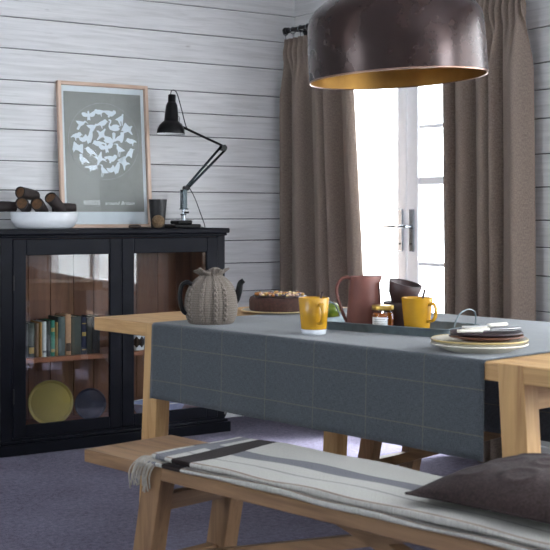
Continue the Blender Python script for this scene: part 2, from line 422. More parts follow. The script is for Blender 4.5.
while x < CABW-.03:
    x1 = min(x+[.115, .13, .12, .128][k % 4], CABW-.022); add_box(bm, (x+.0015, x1-.0015), (CD-.022, CD-.012), (.09, 1.03), .002); x = x1; k += 1
obj('back_boards', bm, pine, cr)
bm = BM(); add_box(bm, (.02, CABW-.02), (CD-.011, CD-.003), (.066, 1.034), 0); obj('back_panel', bm, black_paint, cr)
bm = BM(); add_box(bm, (.0265, CABW-.0265), (.035, CD-.024), (.428, .450), .001); obj('shelf', bm, pine_x, cr)
bm = BM(); add_box(bm, (.021, CABW-.021), (.022, CD-.024), (.085, .104), .001); obj('cabinet_floor', bm, pine_x, cr)
for x0, x1, gx0, gx1 in ((.0585, .6315, .125, .566), (.6335, 1.191, .700, 1.125)):
    bm = BM(); ring_frame(bm, (x0, x1), (.080, 1.029), (-.003, .0185), gx0-x0, x1-gx1, 1.029-.951, .138-.080, .003)
    d = obj('door', bm, black_paint, cr)
    bm = BM(); add_box(bm, (gx0-.004, gx1+.004), (.008, .011), (.134, .955), 0); obj('glass', bm, cab_glass, d)
    hx = x0+.002 if x0 < .5 else x1-.002
    for z in (.28, .82):
        bm = BM(); add_tube(bm, [(hx, -.005, z-.035), (hx, -.005, z+.035)], .004, 8); obj('hinge', bm, black_iron, d)

# books on the shelf: (x, width, height, depth, cover colour, label)
BK = [(.030+.115, .020, .165, (44, 44, 40), 'slim charcoal book at the left end of the cabinet shelf'),
      (.167, .032, .168, (44, 54, 38), 'thick dark green cloth book, second on the shelf in the cabinet'),
      (.201, .020, .166, (124, 98, 76), 'dull tan book beside the thick dark green one on the shelf'),
      (.223, .014, .170, (176, 130, 62), 'thin ochre yellow book left of the white book on the shelf'),
      (.239, .022, .172, (206, 208, 206), 'white spined book standing on the cabinet shelf'),
      (.263, .018, .174, (52, 56, 52), 'slim dark grey book between the white and the emerald books'),
      (.283, .022, .176, (30, 118, 92), 'emerald green book standing on the cabinet shelf'),
      (.307, .014, .165, (150, 116, 52), 'thin mustard book right of the emerald green book'),
      (.323, .036, .192, (74, 88, 86), 'tall grey green book left of the tan leather one on the shelf'),
      (.361, .030, .202, (178, 136, 104), 'tallest book on the shelf, tan leather with a dark title patch'),
      (.393, .052, .190, (64, 70, 64), 'widest book on the shelf, grey green, right of the tan leather one'),
      (.447, .026, .184, (26, 34, 66), 'navy blue book with gilt bands on the cabinet shelf'),
      (.475, .030, .182, (50, 54, 52), 'charcoal book right of the navy blue one on the shelf'),
      (.507, .040, .186, (36, 40, 46), 'blue black book at the right end of the row on the shelf')]
paper = simple('book_paper', srgb(214, 202, 176), .9, 0, .06, 60)
for i, (x, w, h, c, lab) in enumerate(BK):
    c = srgb(*c)
    b = thing('book', lab, 'book', cab(x+w/2, .075, .4505), RA, 'books on the cabinet shelf')
    m = simple('book_cloth', c, .7, 0, .12, 90, .1); dp = .13
    bm = BM(); hw = w/2-.0008
    add_box(bm, (-hw, -hw+.0025), (0, dp), (0, h), .0006); add_box(bm, (hw-.0025, hw), (0, dp), (0, h), .0006)
    grid(bm, 8, 1, lambda u, v: (-hw+2*hw*u, -.004*math.sin(PI*u), v*h)); cv = obj('cover', bm, m, b)
    bm = BM(); add_box(bm, (-hw+.0027, hw-.0027), (.002, dp-.004), (.003, h-.004), 0); obj('page_block', bm, paper, b)
    if i in (4, 6, 9, 11, 1):
        bm = BM(); zs = {4: [(.02, .03)], 6: [(.02, .035), (.12, .14)], 9: [(.02, .06)], 11: [(.02, .025), (.09, .11), (.15, .155)], 1: [(.02, .05)]}[i]
        pm = simple('spine_print', srgb(60, 44, 34) if i == 9 else srgb(180, 150, 80) if i != 4 else srgb(120, 120, 120), .6)
        bm.free()
        for a, bb in zs: bm = BM(); grid(bm, 6, 1, lambda u, v, a=a, bb=bb: (-hw*.9+1.8*hw*u, -.0008-.004*math.sin(PI*(.05+.9*u)), a+(bb-a)*v)); obj('spine_print', bm, pm, b)
# round plates standing on the cabinet floor
def standing_disc(name, lab, cat, x, y, r, c, tilt, rgh):
    o = thing(name, lab, cat, cab(x, y, .1045), RA, 'round plates stood on edge in the cabinet')
    M = rotZ(math.radians(-22)) @ Matrix.Rotation(-math.radians(tilt), 4, 'X') @ T(0, 0, r) @ Matrix.Rotation(PI/2, 4, 'X')
    bm = BM(); add_lathe(bm, [(0, 0), (r*.86, 0), (r*.90, .004), (r*.97, .006), (r*.97, -.004), (0, -.006)], 64, M)
    obj('plate_well', bm, simple(name+'_glaze', srgb(*c), rgh, 0, .08, 8), o, auto=35)
    bm = BM(); add_lathe(bm, [(r*.972, -.007), (r, -.005), (r, .009), (r*.972, .010), (r*.972, -.007)], 64, M)
    obj('rim', bm, simple(name+'_rim', srgb(*[int(q*.8) for q in c]), rgh, 0, .08, 8), o, auto=35)
standing_disc('serving_plate', 'round olive yellow plate stood on edge in the bottom of the cabinet', 'plate', .295, .105, .112, (168, 146, 70), 9, .35)
standing_disc('serving_plate', 'round slate blue plate stood on edge beside the olive yellow one', 'plate', .530, .150, .080, (58, 60, 82), 10, .4)
# right side of the cabinet
o = thing('mug', 'small white mug with a dark pattern on the shelf behind the right glass door', 'mug', cab(.765, .09, .4505), RA)
bm = BM(); add_lathe(bm, [(0, 0), (.030, 0), (.034, .004), (.036, .085), (.033, .085), (.031, .008), (0, .008)], 32); obj('mug_body', bm, white_ceramic, o, auto=40)
bm = BM(); add_tube(bm, spline([(.034, 0, .07), (.058, 0, .068), (.062, 0, .04), (.035, 0, .02)], 12), .005, 8); obj('handle', bm, white_ceramic, o, smooth=True)
bm = BM()
add_lathe(bm, [(.0362, .022), (.0366, .066)], 48, None, lambda r, z, a, i: (r, z+.007*math.sin(a*8)*(1 if i else -1)))
obj('pattern', bm, black_gloss, o)
o = thing('tin', 'grey blue round tin on the shelf beside the patterned mug', 'tin', cab(.855, .16, .4505), RA)
bm = BM(); add_lathe(bm, [(0, 0), (.045, 0), (.045, .125), (0, .125)], 32); obj('tin_body', bm, simple('grey_blue_tin', srgb(120, 136, 148), .35, .6), o, auto=40)
bm = BM(); add_lathe(bm, [(0, .1252), (.047, .1252), (.047, .148), (.044, .152), (0, .152)], 32); obj('lid', bm, zinc, o, auto=40)
o = thing('serving_dish', 'pale blue oval dish low in the right half of the cabinet', 'dish', cab(.92, .15, .1045), RA)
bm = BM(); add_lathe(bm, [(0, 0), (.12, 0), (.15, .05), (.158, .058), (.152, .058), (.115, .008), (0, .008)], 48, Matrix.Diagonal((1, .68, 1, 1))); obj('dish_body', bm, simple('pale_blue_glaze', srgb(150, 160, 196), .25), o, auto=40)
bm = BM(); add_lathe(bm, [(.155, .0585), (.160, .0595), (.160, .0625), (.154, .0625), (.155, .0585)], 48, Matrix.Diagonal((1, .68, 1, 1))); obj('rim', bm, white_ceramic, o, smooth=True)

# ------------------------------------------------------------------ things on the cabinet
TOPZ = 1.0762
# framed bird poster leaning on the wall
FW, FH = .52, .765; lean = math.radians(4.6)
fr = thing('framed_print', 'grey bird print in a pale wood frame leaning on the wall', 'picture', cab(.690, CD-.066, TOPZ+.0014), RA)
FM = Matrix.Rotation(-lean, 4, 'X')
def fbox(bm, x, y, z, bev=.001): add_box(bm, x, y, z, bev, FM)
bm = BM()
fbox(bm, (-FW/2, -FW/2+.018), (-.012, .018), (0, FH)); obj('frame_stile', bm, frame_wood[2], fr)
bm = BM(); fbox(bm, (FW/2-.018, FW/2), (-.012, .018), (0, FH)); obj('frame_stile', bm, frame_wood[2], fr)
bm = BM(); fbox(bm, (-FW/2+.0182, FW/2-.0182), (-.012, .018), (0, .018)); obj('frame_rail', bm, frame_wood[0], fr)
bm = BM(); fbox(bm, (-FW/2+.0182, FW/2-.0182), (-.012, .018), (FH-.018, FH)); obj('frame_rail', bm, frame_wood[0], fr)
bm = BM(); fbox(bm, (-FW/2+.0185, FW/2-.0185), (.010, .014), (.0185, FH-.0185), 0); obj('mount', bm, simple('pale_mount', srgb(206, 216, 220), .7, 0, .03), fr)
bm = BM(); fbox(bm, (-.222, .222), (.0085, .0098), (.085, .715), 0); obj('print_sheet', bm, simple('grey_print', srgb(136, 140, 136), .7, 0, .05), fr)
bm = BM(); fbox(bm, (-FW/2+.0185, FW/2-.0185), (.001, .003), (.0185, FH-.0185), 0); obj('glass', bm, thin_glass('picture_glass', (1, 1, 1, 1), 1.25, .45), fr)
BIRDS = [
 # perched songbird
 [(-1, .1), (-.72, .28), (-.55, .5), (-.3, .52), (-.12, .35), (.2, .25), (.6, 0), (1.15, -.35), (1.0, -.45), (.5, -.28), (.25, -.38), (.12, -.75), (.02, -.75), (.05, -.4), (-.3, -.32), (-.6, -.05), (-.72, .14)],
 # swallow in flight
 [(-1.0, .15), (-.7, .3), (-.4, .25), (-.2, .5), (.05, 1.0), (.2, .95), (.2, .4), (.35, .1), (1.1, .1), (.75, -.05), (1.05, -.35), (.4, -.15), (.1, -.35), (-.3, -1.0), (-.45, -.95), (-.35, -.3), (-.6, -.02)],
 # swan
 [(-.95, .75), (-.7, .95), (-.45, .85), (-.42, .55), (-.58, .15), (-.4, -.02), (-.1, .3), (.4, .45), (.95, .35), (.75, .1), (1.0, -.05), (.7, -.4), (.1, -.55), (-.5, -.45), (-.75, -.1), (-.72, .3), (-.62, .6), (-.72, .72)],
 # wader
 [(-1.1, .55), (-.6, .75), (-.35, .75), (-.25, .5), (.2, .35), (.9, .05), (.5, -.15), (.2, -.25), (.22, -.95), (.12, -.95), (.1, -.3), (-.05, -.3), (-.02, -.95), (-.12, -.95), (-.18, -.25), (-.45, .1), (-.5, .5), (-.62, .6)],
 # pigeon
 [(-.8, .35), (-.6, .62), (-.3, .6), (-.15, .3), (.35, .25), (1.1, -.1), (1.05, -.25), (.5, -.25), (.2, -.5), (.22, -.72), (-.05, -.72), (-.05, -.5), (-.4, -.35), (-.62, .0), (-.6, .3)],
 # open wings
 [(-.15, .55), (0, .7), (.15, .55), (.15, .25), (.5, .45), (1.05, .75), (1.1, .3), (.85, -.1), (.5, -.2), (.2, -.15), (.25, -.7), (0, -.6), (-.25, -.7), (-.2, -.15), (-.5, -.2), (-.85, -.1), (-1.1, .3), (-1.05, .75), (-.5, .45), (-.15, .25)],
]
bm = BM(); RC = .190; zc = .458; rnd = random.Random(5); spots = []
for ring_r, n, off in ((.158, 15, .1), (.097, 9, .35), (.036, 4, .2)):
    for k in range(n): spots.append((ring_r, 2*PI*(k+off)/n))
order = [0, 1, 3, 4, 0, 5, 3, 0, 1, 4, 0, 3, 5, 1, 0, 4, 2, 0, 3, 5, 0, 1, 4, 3, 2, 1, 0, 5]
for k, (rr, a) in enumerate(spots):
    cx, cz = rr*math.cos(a), rr*math.sin(a); s = .0375 if rr > .12 else .039
    sh = BIRDS[order[k % len(order)]]; fl = rnd.choice((-1, 1)); th = rnd.uniform(-.5, .5)
    P = []
    for px, pz in sh:
        px *= fl*s; pz *= s
        q = Vector((cx+px*math.cos(th)-pz*math.sin(th), .0080, zc+cz+px*math.sin(th)+pz*math.cos(th)))
        rad = math.hypot(q.x, q.z-zc)
        if rad > RC: q.x *= RC/rad; q.z = zc+(q.z-zc)*RC/rad
        P.append(FM @ q)
    f = bm.faces.new([bm.verts.new(p) for p in P]); bmesh.ops.triangulate(bm, faces=[f])
obj('bird_print', bm, simple('print_white', srgb(214, 224, 230), .7, 0, .02), fr, recalc=False)
bm = BM(); add_tube(bm, [FM @ Vector((.203*math.cos(a), .0082, zc+.203*math.sin(a))) for a in [2*PI*k/72 for k in range(73)]], .0006, 4, False); obj('print_circle', bm, simple('print_line', srgb(176, 182, 184), .7), fr)
for txt, x, sz in (('BIRDS', -.130, .033), ('around Britain', -.008, .026)):
    cu = bpy.data.curves.new('lettering', 'FONT'); cu.body = txt; cu.size = sz; cu.extrude = .0002; cu.space_character = 1.12
    if txt != 'BIRDS': cu.shear = .3
    cu.materials.append(simple('print_letter', srgb(232, 236, 238), .7))
    t0 = bpy.data.objects.new('lettering', cu); COL.objects.link(t0); bpy.context.view_layer.update()
    me = bpy.data.meshes.new_from_object(t0.evaluated_get(bpy.context.evaluated_depsgraph_get())); bpy.data.objects.remove(t0)
    t = bpy.data.objects.new('lettering', me); COL.objects.link(t); t.parent = fr
    t.matrix_local = FM @ T(x, .0078, .122) @ Matrix.Rotation(PI/2, 4, 'X')

# black tumbler, twine, peg
o = thing('tumbler', 'tall matt black tapered cup between the bird print and the desk lamp', 'cup', cab(.925, .17, TOPZ), RA)
bm = BM(); add_lathe(bm, [(0, 0), (.033, 0), (.036, .003), (.0475, .148), (.044, .148), (.033, .008), (0, .008)], 40); obj('cup_body', bm, simple('matt_black', srgb(24, 24, 27), .5), o, auto=40)
bm = BM(); add_lathe(bm, [(.0442, .1482), (.0476, .1482), (.0476, .151), (.0442, .151), (.0442, .1482)], 40); obj('rim', bm, black_gloss, o, auto=40)
o = thing('twine_ball', 'small ball of natural twine in front of the black cup', 'ball of twine', cab(.882, .085, TOPZ), RA)
bm = BM(); add_sphere(bm, (0, 0, .0345), .0325, seg=24); obj('core', bm, twine, o, smooth=True)
bm = BM(); rnd = random.Random(2)
for k in range(26):
    ax = Vector((rnd.gauss(0, 1), rnd.gauss(0, 1), rnd.gauss(0, 1))).normalized(); q = ax.to_track_quat('Z', 'Y')
    h = rnd.uniform(-.012, .012); r = math.sqrt(.0325**2-h*h)
    add_tube(bm, [Vector((0, 0, .0345))+q @ Vector((r*math.cos(a), r*math.sin(a), h)) for a in [2*PI*j/28 for j in range(29)]], .0018, 5, False)
obj('strands', bm, twine, o, smooth=True)
o = thing('wooden_peg', 'small dark wooden peg with a thin tip lying in front of the bird print', 'peg', cab(.745, .07, TOPZ), RA)
bm = BM(); add_tube(bm, [(-.036+.006*k, .004*math.sin(k*.6), .010) for k in range(11)], lambda t: .0065+.0035*math.sin(t*PI), 12); obj('peg_body', bm, simple('dark_walnut', srgb(46, 30, 22), .5), o, smooth=True)
bm = BM(); add_tube(bm, [(.024+.0022*k, .001*math.cos(k*.3), .006+.001*math.sin(k*.3)) for k in range(30)], .0014, 6); obj('peg_tip', bm, black_iron, o, smooth=True)

# white oval bowl with bark rolls
BX, BY = .298, .19
o = thing('oval_bowl', 'white oval ceramic bowl of dark bark rolls on the cabinet', 'bowl', cab(BX, BY, TOPZ), RA)
bm = BM(); OV = Matrix.Diagonal((1, .62, 1, 1))
add_lathe(bm, [(0, 0), (.13, 0), (.155, .012), (.172, .045), (.175, .078), (.170, .080), (.164, .05), (.145, .018), (0, .012)], 64, OV); obj('bowl_body', bm, white_ceramic, o, auto=50)
bm = BM(); add_lathe(bm, [(.1702, .0795), (.1755, .0785), (.177, .082), (.172, .0845), (.1702, .0795)], 64, OV); obj('rim', bm, white_ceramic, o, smooth=True)
bark = simple('dark_bark', srgb(40, 30, 28), .65, 0, .35, 40, .4)
tan_end = simple('tan_roll_end', srgb(98, 70, 44), .8, 0, .3, 120, .2)
def bark_roll(p, q, r, lab):
    p, q = Vector(p), Vector(q); d = (q-p); Ln = d.length
    o = thing('bark_roll', lab, 'bark roll', cab(*p), RA, 'dark bark rolls in the white bowl')
    rot = d.normalized().to_track_quat('Z', 'Y').to_matrix().to_4x4()
    bm = BM(); n = 10; prof = [(r*.80, .006), (r*.84, 0), (r, .002)]
    for k in range(1, n): prof.append((r*(1-.06*(k % 2)*.6-.1*k/n), Ln*k/n))
    prof += [(r*.86, Ln), (r*.6, Ln+.002), (0, Ln+.002)]
    add_lathe(bm, prof, 24, rot, lambda rr, z, a, i: (rr*(1+.04*math.sin(3*a+z*30)), z)); obj('bark', bm, bark, o, auto=60)
    bm = BM(); add_lathe(bm, [(0, .008), (r*.35, .0065), (r*.79, .006), (r*.79, .012), (0, .012)], 24, rot); obj('cut_end', bm, tan_end, o, auto=60)
zb = TOPZ
bark_roll((.147, .112, 1.203), (.205, .200, 1.180), 0.0314, 'dark bark roll with tan end, low at the left of the heap in the bowl')
bark_roll((.220, .100, 1.201), (.292, .195, 1.165), 0.0325, 'dark bark roll whose tan end sits lowest and in the middle of the heap')
bark_roll((.152, .150, 1.257), (.262, .215, 1.240), 0.0302, 'topmost dark bark roll of the heap, lying on two others')
bark_roll((.300, .125, 1.233), (.386, .185, 1.172), 0.0314, 'dark bark roll sloping down to the right with a tan end')
bark_roll((.350, .215, 1.184), (.466, .190, 1.182), 0.0235, 'ridged dark bark roll sticking out of the right end of the bowl')
bark_roll((-.015, .200, 1.186), (.150, .200, 1.186), 0.0280, 'dark bark roll jutting out over the left rim of the bowl')

# desk lamp
lr = thing('desk_lamp', 'black jointed desk lamp with chrome arms beside the bird print', 'lamp', cab(1.083, .20, TOPZ), RA)
lx = 1.095; hz = TOPZ
def lp(t, h, y=0): return Vector((t-lx, y, h-hz))
bm = BM(); add_box(bm, (-.078, .078), (-.078, .078), (0, .020), .004); obj('base', bm, black_gloss, lr)
bm = BM(); add_box(bm, (-.045, .045), (-.045, .045), (.0202, .040), .005); obj('base_step', bm, black_gloss, lr)
st = 1.108-lx
bm = BM(); add_tube(bm, [(st, 0, .0402), (st, 0, .075)], .013, 20); add_tube(bm, [(st, 0, .075), (st, 0, .10)], .009, 16); obj('post', bm, chrome, lr, auto=40)
bm = BM(); add_tube(bm, [(st, 0, .0685), (st, 0, .074)], .017, 20); add_tube(bm, [(st-.001, -.02, .082), (st+.02, -.02, .082)], .006); obj('post_collar', bm, black_gloss, lr, auto=40)
bm = BM()
for s in (-1, 1): add_box(bm, (st-.011, st+.013), (s*.016-.0015, s*.016+.0015), (.10, .205), .001)
add_box(bm, (st-.017, st+.022), (-.016, .016), (.098, .104), .001); obj('bracket', bm, dark_chrome, lr)
for s in (-1, 1):
    bm = BM(); x0 = st+s*.009; add_tube(bm, [(x0+.006*math.cos(k*.9), .006*math.sin(k*.9), .108+.0007*k) for k in range(110)], .0013, 5); obj('spring', bm, chrome, lr, smooth=True)
el = lp(1.356, 1.513); b1 = lp(1.098, 1.268); b2 = lp(1.128, 1.283)
for a, c in ((b1, el+Vector((-.012, 0, .008))), (b2, el+Vector((.012, 0, -.012)))):
    bm = BM()
    for y in (-.008, .008): add_tube(bm, [a+Vector((0, y, 0)), c+Vector((0, y, 0))], .0042, 8)
    obj('lower_arm', bm, dark_chrome, lr, smooth=True)
hj = lp(1.082, 1.625)
bm = BM()
for y in (-.006, .006): add_tube(bm, [el+Vector((0, y, .01)), hj+Vector((0, y, 0))], .0052, 8)
obj('upper_arm', bm, black_gloss, lr, smooth=True)
for p, r in ((el, .017), (hj, .011), (b2+Vector((-.004, 0, .006)), .014)):
    bm = BM(); add_tube(bm, [p+Vector((0, -.016, 0)), p+Vector((0, .016, 0))], r, 20); obj('joint', bm, black_gloss, lr, auto=40)
bm = BM(); hc = lp(1.031, 1.578)
hp = [(.0745, 0), (.0755, .002), (.073, .022), (.064, .044), (.050, .060), (.039, .068), (.038, .070), (.036, .105), (.031, .150), (.024, .168), (.021, .170), (.021, .206), (.018, .210), (0, .211)]
add_lathe(bm, hp, 48, T(*hc) @ Matrix.Rotation(math.radians(2), 4, 'Y')); sh = obj('lamp_shade', bm, black_gloss, lr, auto=40)
bm = BM(); add_lathe(bm, [(.0735, .0005), (.0715, .022), (.0625, .043), (.048, .058), (.034, .066), (0, .066)], 48, T(*hc)); obj('reflector', bm, white_paint, sh, smooth=True)
bm = BM(); add_sphere(bm, hc+Vector((0, 0, .035)), .024); obj('bulb', bm, white_ceramic, lr, smooth=True)
bm = BM(); add_tube(bm, [hj, hc+Vector((.036, 0, .066))], .005); add_tube(bm, spline([hc+Vector((.035, 0, .10)), hc+Vector((.052, 0, .09)), hj], 10), .0018, 6); obj('head_bracket', bm, chrome, lr, smooth=True)
bm = BM(); add_tube(bm, spline([hc+Vector((-.002, 0, .205)), hc+Vector((.006, 0, .232)), hc+Vector((.035, 0, .222)), hc+Vector((.064, -.004, .13)), hj+Vector((.035, -.012, -.004)), hj+Vector((.06, -.012, -.03))], 36), .0026, 8); obj('flex', bm, black_gloss, lr, smooth=True)
bm = BM(); add_tube(bm, spline([b2+Vector((.004, -.02, .01)), b2+Vector((.035, -.024, -.045)), b2+Vector((.07, -.02, -.12)), lp(1.235, TOPZ+.004, -.01), lp(1.262, TOPZ+.004, .08), lp(1.275, TOPZ+.004, .135)], 36), .0026, 8)
obj('flex', bm, black_gloss, lr, smooth=True)
# flex of the lamp down by the wall
bm = BM(); pts = [room(x, y, z) for x, y, z in ((-.60, .03, .10), (-.585, .035, .075), (-.56, .04, .065), (-.53, .04, .072), (-.50, .05, .045), (-.53, .07, .012), (-.60, .09, .006), (-.66, .12, .005))]
tag(obj('power_cable', bm, black_gloss, None, smooth=True) if add_tube(bm, spline(pts, 40), .004, 8) is None else None, 'thin black power cable by the wall beside the cabinet plinth', 'cable')

# ------------------------------------------------------------------ dining table
TL = Vector((.66993, -.74242, 0)); TN = Vector((.74242, .66993, 0)); TA = math.atan2(TL.y, TL.x)
TC = Vector((-.703, 4.66, 0)) + TL*1.1825 + TN*.545
HX, HY_ = 1.1825, .545
def tab(l, n, z=0): return Vector((-.703, 4.66, 0)) + TL*l + TN*n + Vector((0, 0, z))
tr = thing('dining_table', 'long oak dining table with splayed legs, half covered by a grey cloth', 'table', TC, TA)
bm = BM(); add_box(bm, (-HX, HX), (-HY_, HY_), (.700, .75), .003); obj('tabletop', bm, oak[0], tr)
for sx in (-1, 1):
    for sy, yl in ((-1, -HY_+.0295), (1, HY_-.115)):
        bm = BM(); add_bar(bm, (sx*.846, yl, 0), (sx*.800, yl, .7505), .084, .062, .002); obj('leg', bm, oak[2], tr)
    bm = BM(); add_box(bm, (sx*.806-.025, sx*.806+.025), (-HY_+.0625, HY_-.148), (.625, .6995), .002); obj('crossbar', bm, oak[1], tr)
# grey windowpane cloth across the table
def cloth_mat():
    t = NT('grey_check_wool'); uv = t.coord('UV'); sep = t.new('ShaderNodeSeparateXYZ'); t.link(uv, sep.inputs[0])
    wv = t.noise(t.coord('UV', (700, 60, 1)), 1, 3, .75); wh = t.noise(t.coord('UV', (60, 700, 1)), 1, 3, .75); fl = t.noise(uv, 420, 2, .7)
    f = t.math('ADD', t.math('MULTIPLY', wv, .3), t.math('ADD', t.math('MULTIPLY', wh, .3), t.math('MULTIPLY', fl, .4)))
    c = t.ramp(f, [(.40, srgb(42, 46, 50)), (.60, srgb(92, 98, 103))])
    def line(ch, per, w, off):
        m = t.math('MODULO', t.math('ADD', sep.outputs[ch], off+10*per), per); return t.math('LESS_THAN', m, w)
    l = t.math('MAXIMUM', line(0, .225, .003, .05), line(1, .125, .003, .06))
    c = t.mix(t.math('MULTIPLY', l, .22), c, srgb(150, 140, 104))
    t.col(c); t.rough(.95); t.bump(f, .45, .0015); t.b.inputs['Sheen Weight'].default_value = .22; t.b.inputs['Specular IOR Level'].default_value = .15
    return t.m
X0, X1 = .385-HX, 1.899-HX; FD, BD = .272, .44; RR = .012
def cloth_path(s):
    """s measured along the cloth from the front hem; returns y, z"""
    g = .0035
    a = FD-RR; arc = RR*PI/2; flat = 2*HY_-2*RR+2*g
    if s < a: return (-HY_-g, .7535-RR-(a-s))
    s -= a
    if s < arc: q = s/RR; return (-HY_-g+RR-RR*math.cos(q), .7535-RR+RR*math.sin(q))
    s -= arc
    if s < flat: return (-HY_-g+RR+s, .7535)
    s -= flat
    if s < arc: q = s/RR; return (HY_+g-RR+RR*math.sin(q), .7535-RR+RR*math.cos(q))
    s -= arc; return (HY_+g, .7535-RR-s)
TOT = FD-RR+BD-RR+RR*PI+2*HY_-2*RR+.007
# uneven sampling so that the fold-over edges are round
samp = [FD*k/14 for k in range(14)] + [FD-RR+RR*PI/2*k/8 for k in range(9)] + [FD-RR+RR*PI/2+(2*HY_-2*RR)*k/30 for k in range(1, 30)] + [FD-RR+RR*PI/2+(2*HY_-2*RR+.007)+RR*PI/2*k/8 for k in range(9)]
s0 = samp[-1]; samp += [s0+(TOT-s0)*k/14 for k in range(1, 15)]
samp = sorted(set(samp)); nv = len(samp)-1
def cf(u, v):
    s = samp[round(v*nv)]; x = X0+(X1-X0)*u; y, z = cloth_path(s); 
    hang = max(0, .74-z)/.27
    w = .006*math.sin(x*7.0+.6)+.004*math.sin(x*15+2)
    if y < 0: y -= (abs(w)*.8+.004)*min(1, hang)
    else: y += (abs(w)*.8+.004)*min(1, hang)
    if u < .01 or u > .99: z -= .003*hang
    return (x, y, z)
bm = BM(); grid(bm, 90, nv, cf, lambda u, v: ((X1-X0)*u, samp[round(v*nv)]))
cl = obj('tablecloth', bm, cloth_mat(), None, smooth=True, loc=TC, rz=TA); solid(cl, .003, 0)
tag(cl, 'grey wool cloth with a faint ochre check draped across the oak table', 'tablecloth')
TZ = .7552

# teapot in a knitted cosy
tp = thing('teapot', 'dark teapot wearing a knitted oatmeal cosy at the left of the grey cloth', 'teapot', tab(.555, .135, TZ+.002), 0)
def knit():
    t = NT('oatmeal_knit'); uv = t.coord('UV'); sep = t.new('ShaderNodeSeparateXYZ'); t.link(uv, sep.inputs[0])
    a = t.math('SINE', t.math('MULTIPLY', sep.outputs[0], 2*PI*74)); b = t.math('SINE', t.math('ADD', t.math('MULTIPLY', sep.outputs[1], 2*PI*40), t.math('MULTIPLY', t.math('ABSOLUTE', a), 1.6)))
    h = t.math('ADD', t.math('MULTIPLY', t.math('ABSOLUTE', a), .75), t.math('MULTIPLY', b, .2)); n = t.noise(t.coord(), 260, 3, .7)
    f = t.math('ADD', t.math('MULTIPLY', h, .45), t.math('MULTIPLY', n, .6))
    t.col(t.ramp(f, [(.2, srgb(84, 77, 70)), (.75, srgb(138, 128, 118))])); t.rough(1); t.bump(h, .45, .002); t.b.inputs['Sheen Weight'].default_value = .04
    t.b.inputs['Specular IOR Level'].default_value = .1
    return t.m
KN = knit()
prof = [(.062, 0), (.072, .004), (.080, .022), (.0845, .05), (.0845, .075), (.080, .100), (.070, .124), (.055, .143), (.040, .156), (.032, .162), (.034, .169), (.044, .178), (.048, .184)]
def pf(v):
    x = v*(len(prof)-1); i = min(int(x), len(prof)-2); t = x-i
    p0, p1, p2, p3 = prof[max(0, i-1)], prof[i], prof[i+1], prof[min(len(prof)-1, i+2)]
    return [.5*((2*p1[k])+(p2[k]-p0[k])*t+(2*p0[k]-5*p1[k]+4*p2[k]-p3[k])*t*t+(3*p1[k]-p0[k]-3*p2[k]+p3[k])*t**3) for k in (0, 1)]
def cosy(u, v):
    a = 2*PI*u; r, z = pf(v); g = min(1, max(0, (z-.11)/.04)); fr_ = max(0, (z-.163)/.02)
    r *= 1 + .055*g*math.cos(a*11) - .10*g*(1-min(1, fr_))*0
    r += .007*fr_*math.sin(a*6+.5)+.004*fr_*math.sin(a*13); z += .005*fr_*math.sin(a*5+1)
    body = min(1, z/.02)*(1-g*.6)
    for ac in (-PI/2-.32, -PI/2+.22, -PI/2+.62, -PI/2-.9, PI/2-.3, PI/2+.3):      # cable stitches
        d = (a-ac+PI) % (2*PI)-PI; w = .085
        if abs(d) < w*1.6:
            ph_ = z/.0165*PI; x1 = w*.5*math.sin(ph_)
            r += body*(.0085*math.exp(-((d-x1)/(w*.42))**2)+.0085*math.exp(-((d+x1)/(w*.42))**2)-.002)
    d = (a+PI/2-.02+PI) % (2*PI)-PI; r -= .006*math.exp(-(d/.03)**2)*min(1, z/.02)      # seam at the front
    return (r*math.cos(a)*1.09, r*math.sin(a)*1.03, z*1.05)
bm = BM(); grid(bm, 300, 110, cosy, lambda u, v: (u, v)); bmesh.ops.remove_doubles(bm, verts=bm.verts[:], dist=1e-5)
solid(obj('knitted_cosy', bm, KN, tp, smooth=True), .004, -1)
bm = BM(); add_lathe(bm, [(0, .001), (.060, .001), (.076, .03), (.078, .08), (.060, .125), (.03, .15), (0, .155)], 40); obj('pot_body', bm, black_gloss, tp, smooth=True)
bm = BM(); add_tube(bm, spline([(-.068, -.03, .140), (-.086, -.034, .148), (-.104, -.036, .134), (-.110, -.036, .098), (-.105, -.036, .062), (-.094, -.034, .040), (-.074, -.03, .034)], 30), lambda t: (.011, .008), 12); obj('handle', bm, black_gloss, tp, smooth=True)
bm = BM(); add_tube(bm, spline([(.07, 0, .055), (.090, 0, .085), (.101, 0, .118), (.106, 0, .142), (.118, 0, .153)], 20), lambda t: .016-.007*t, 14); obj('spout', bm, black_gloss, tp, smooth=True)

# chocolate cake
cc = tab(.345, .66)
o = tag(thing('cake_plate', 'flat cream plate with a gold edge under the chocolate cake', 'plate', (cc.x, cc.y, TZ), 0), 'flat cream plate with a gold edge under the chocolate cake', 'plate')
bm = BM(); add_lathe(bm, [(0, 0), (.10, 0), (.150, .006), (.150, .010), (.10, .0065), (0, .0065)], 64); obj('plate_body', bm, cream_ceramic, o, auto=40)
bm = BM(); add_lathe(bm, [(.1502, .0055), (.1535, .0065), (.1535, .0105), (.1502, .0105), (.1502, .0055)], 64); obj('rim', bm, simple('old_gold_edge', srgb(196, 176, 130), .4), o, auto=40)
o = thing('chocolate_cake', 'round chocolate cake topped with nuts and chopped sweets', 'cake', (cc.x, cc.y, TZ+.0068), 0)
bm = BM(); add_lathe(bm, [(0, 0), (.118, 0), (.121, .008), (.122, .04), (.118, .052), (.105, .055), (0, .053)], 90, None, lambda r, z, a, i: (r*(1+.010*math.sin(a*17)+.008*math.sin(a*29+z*200)), z+(.002*math.sin(a*9) if z > .02 else 0)))
obj('sponge', bm, simple('chocolate_sponge', srgb(62, 34, 24), .8, 0, .35, 90, .6), o, smooth=True)
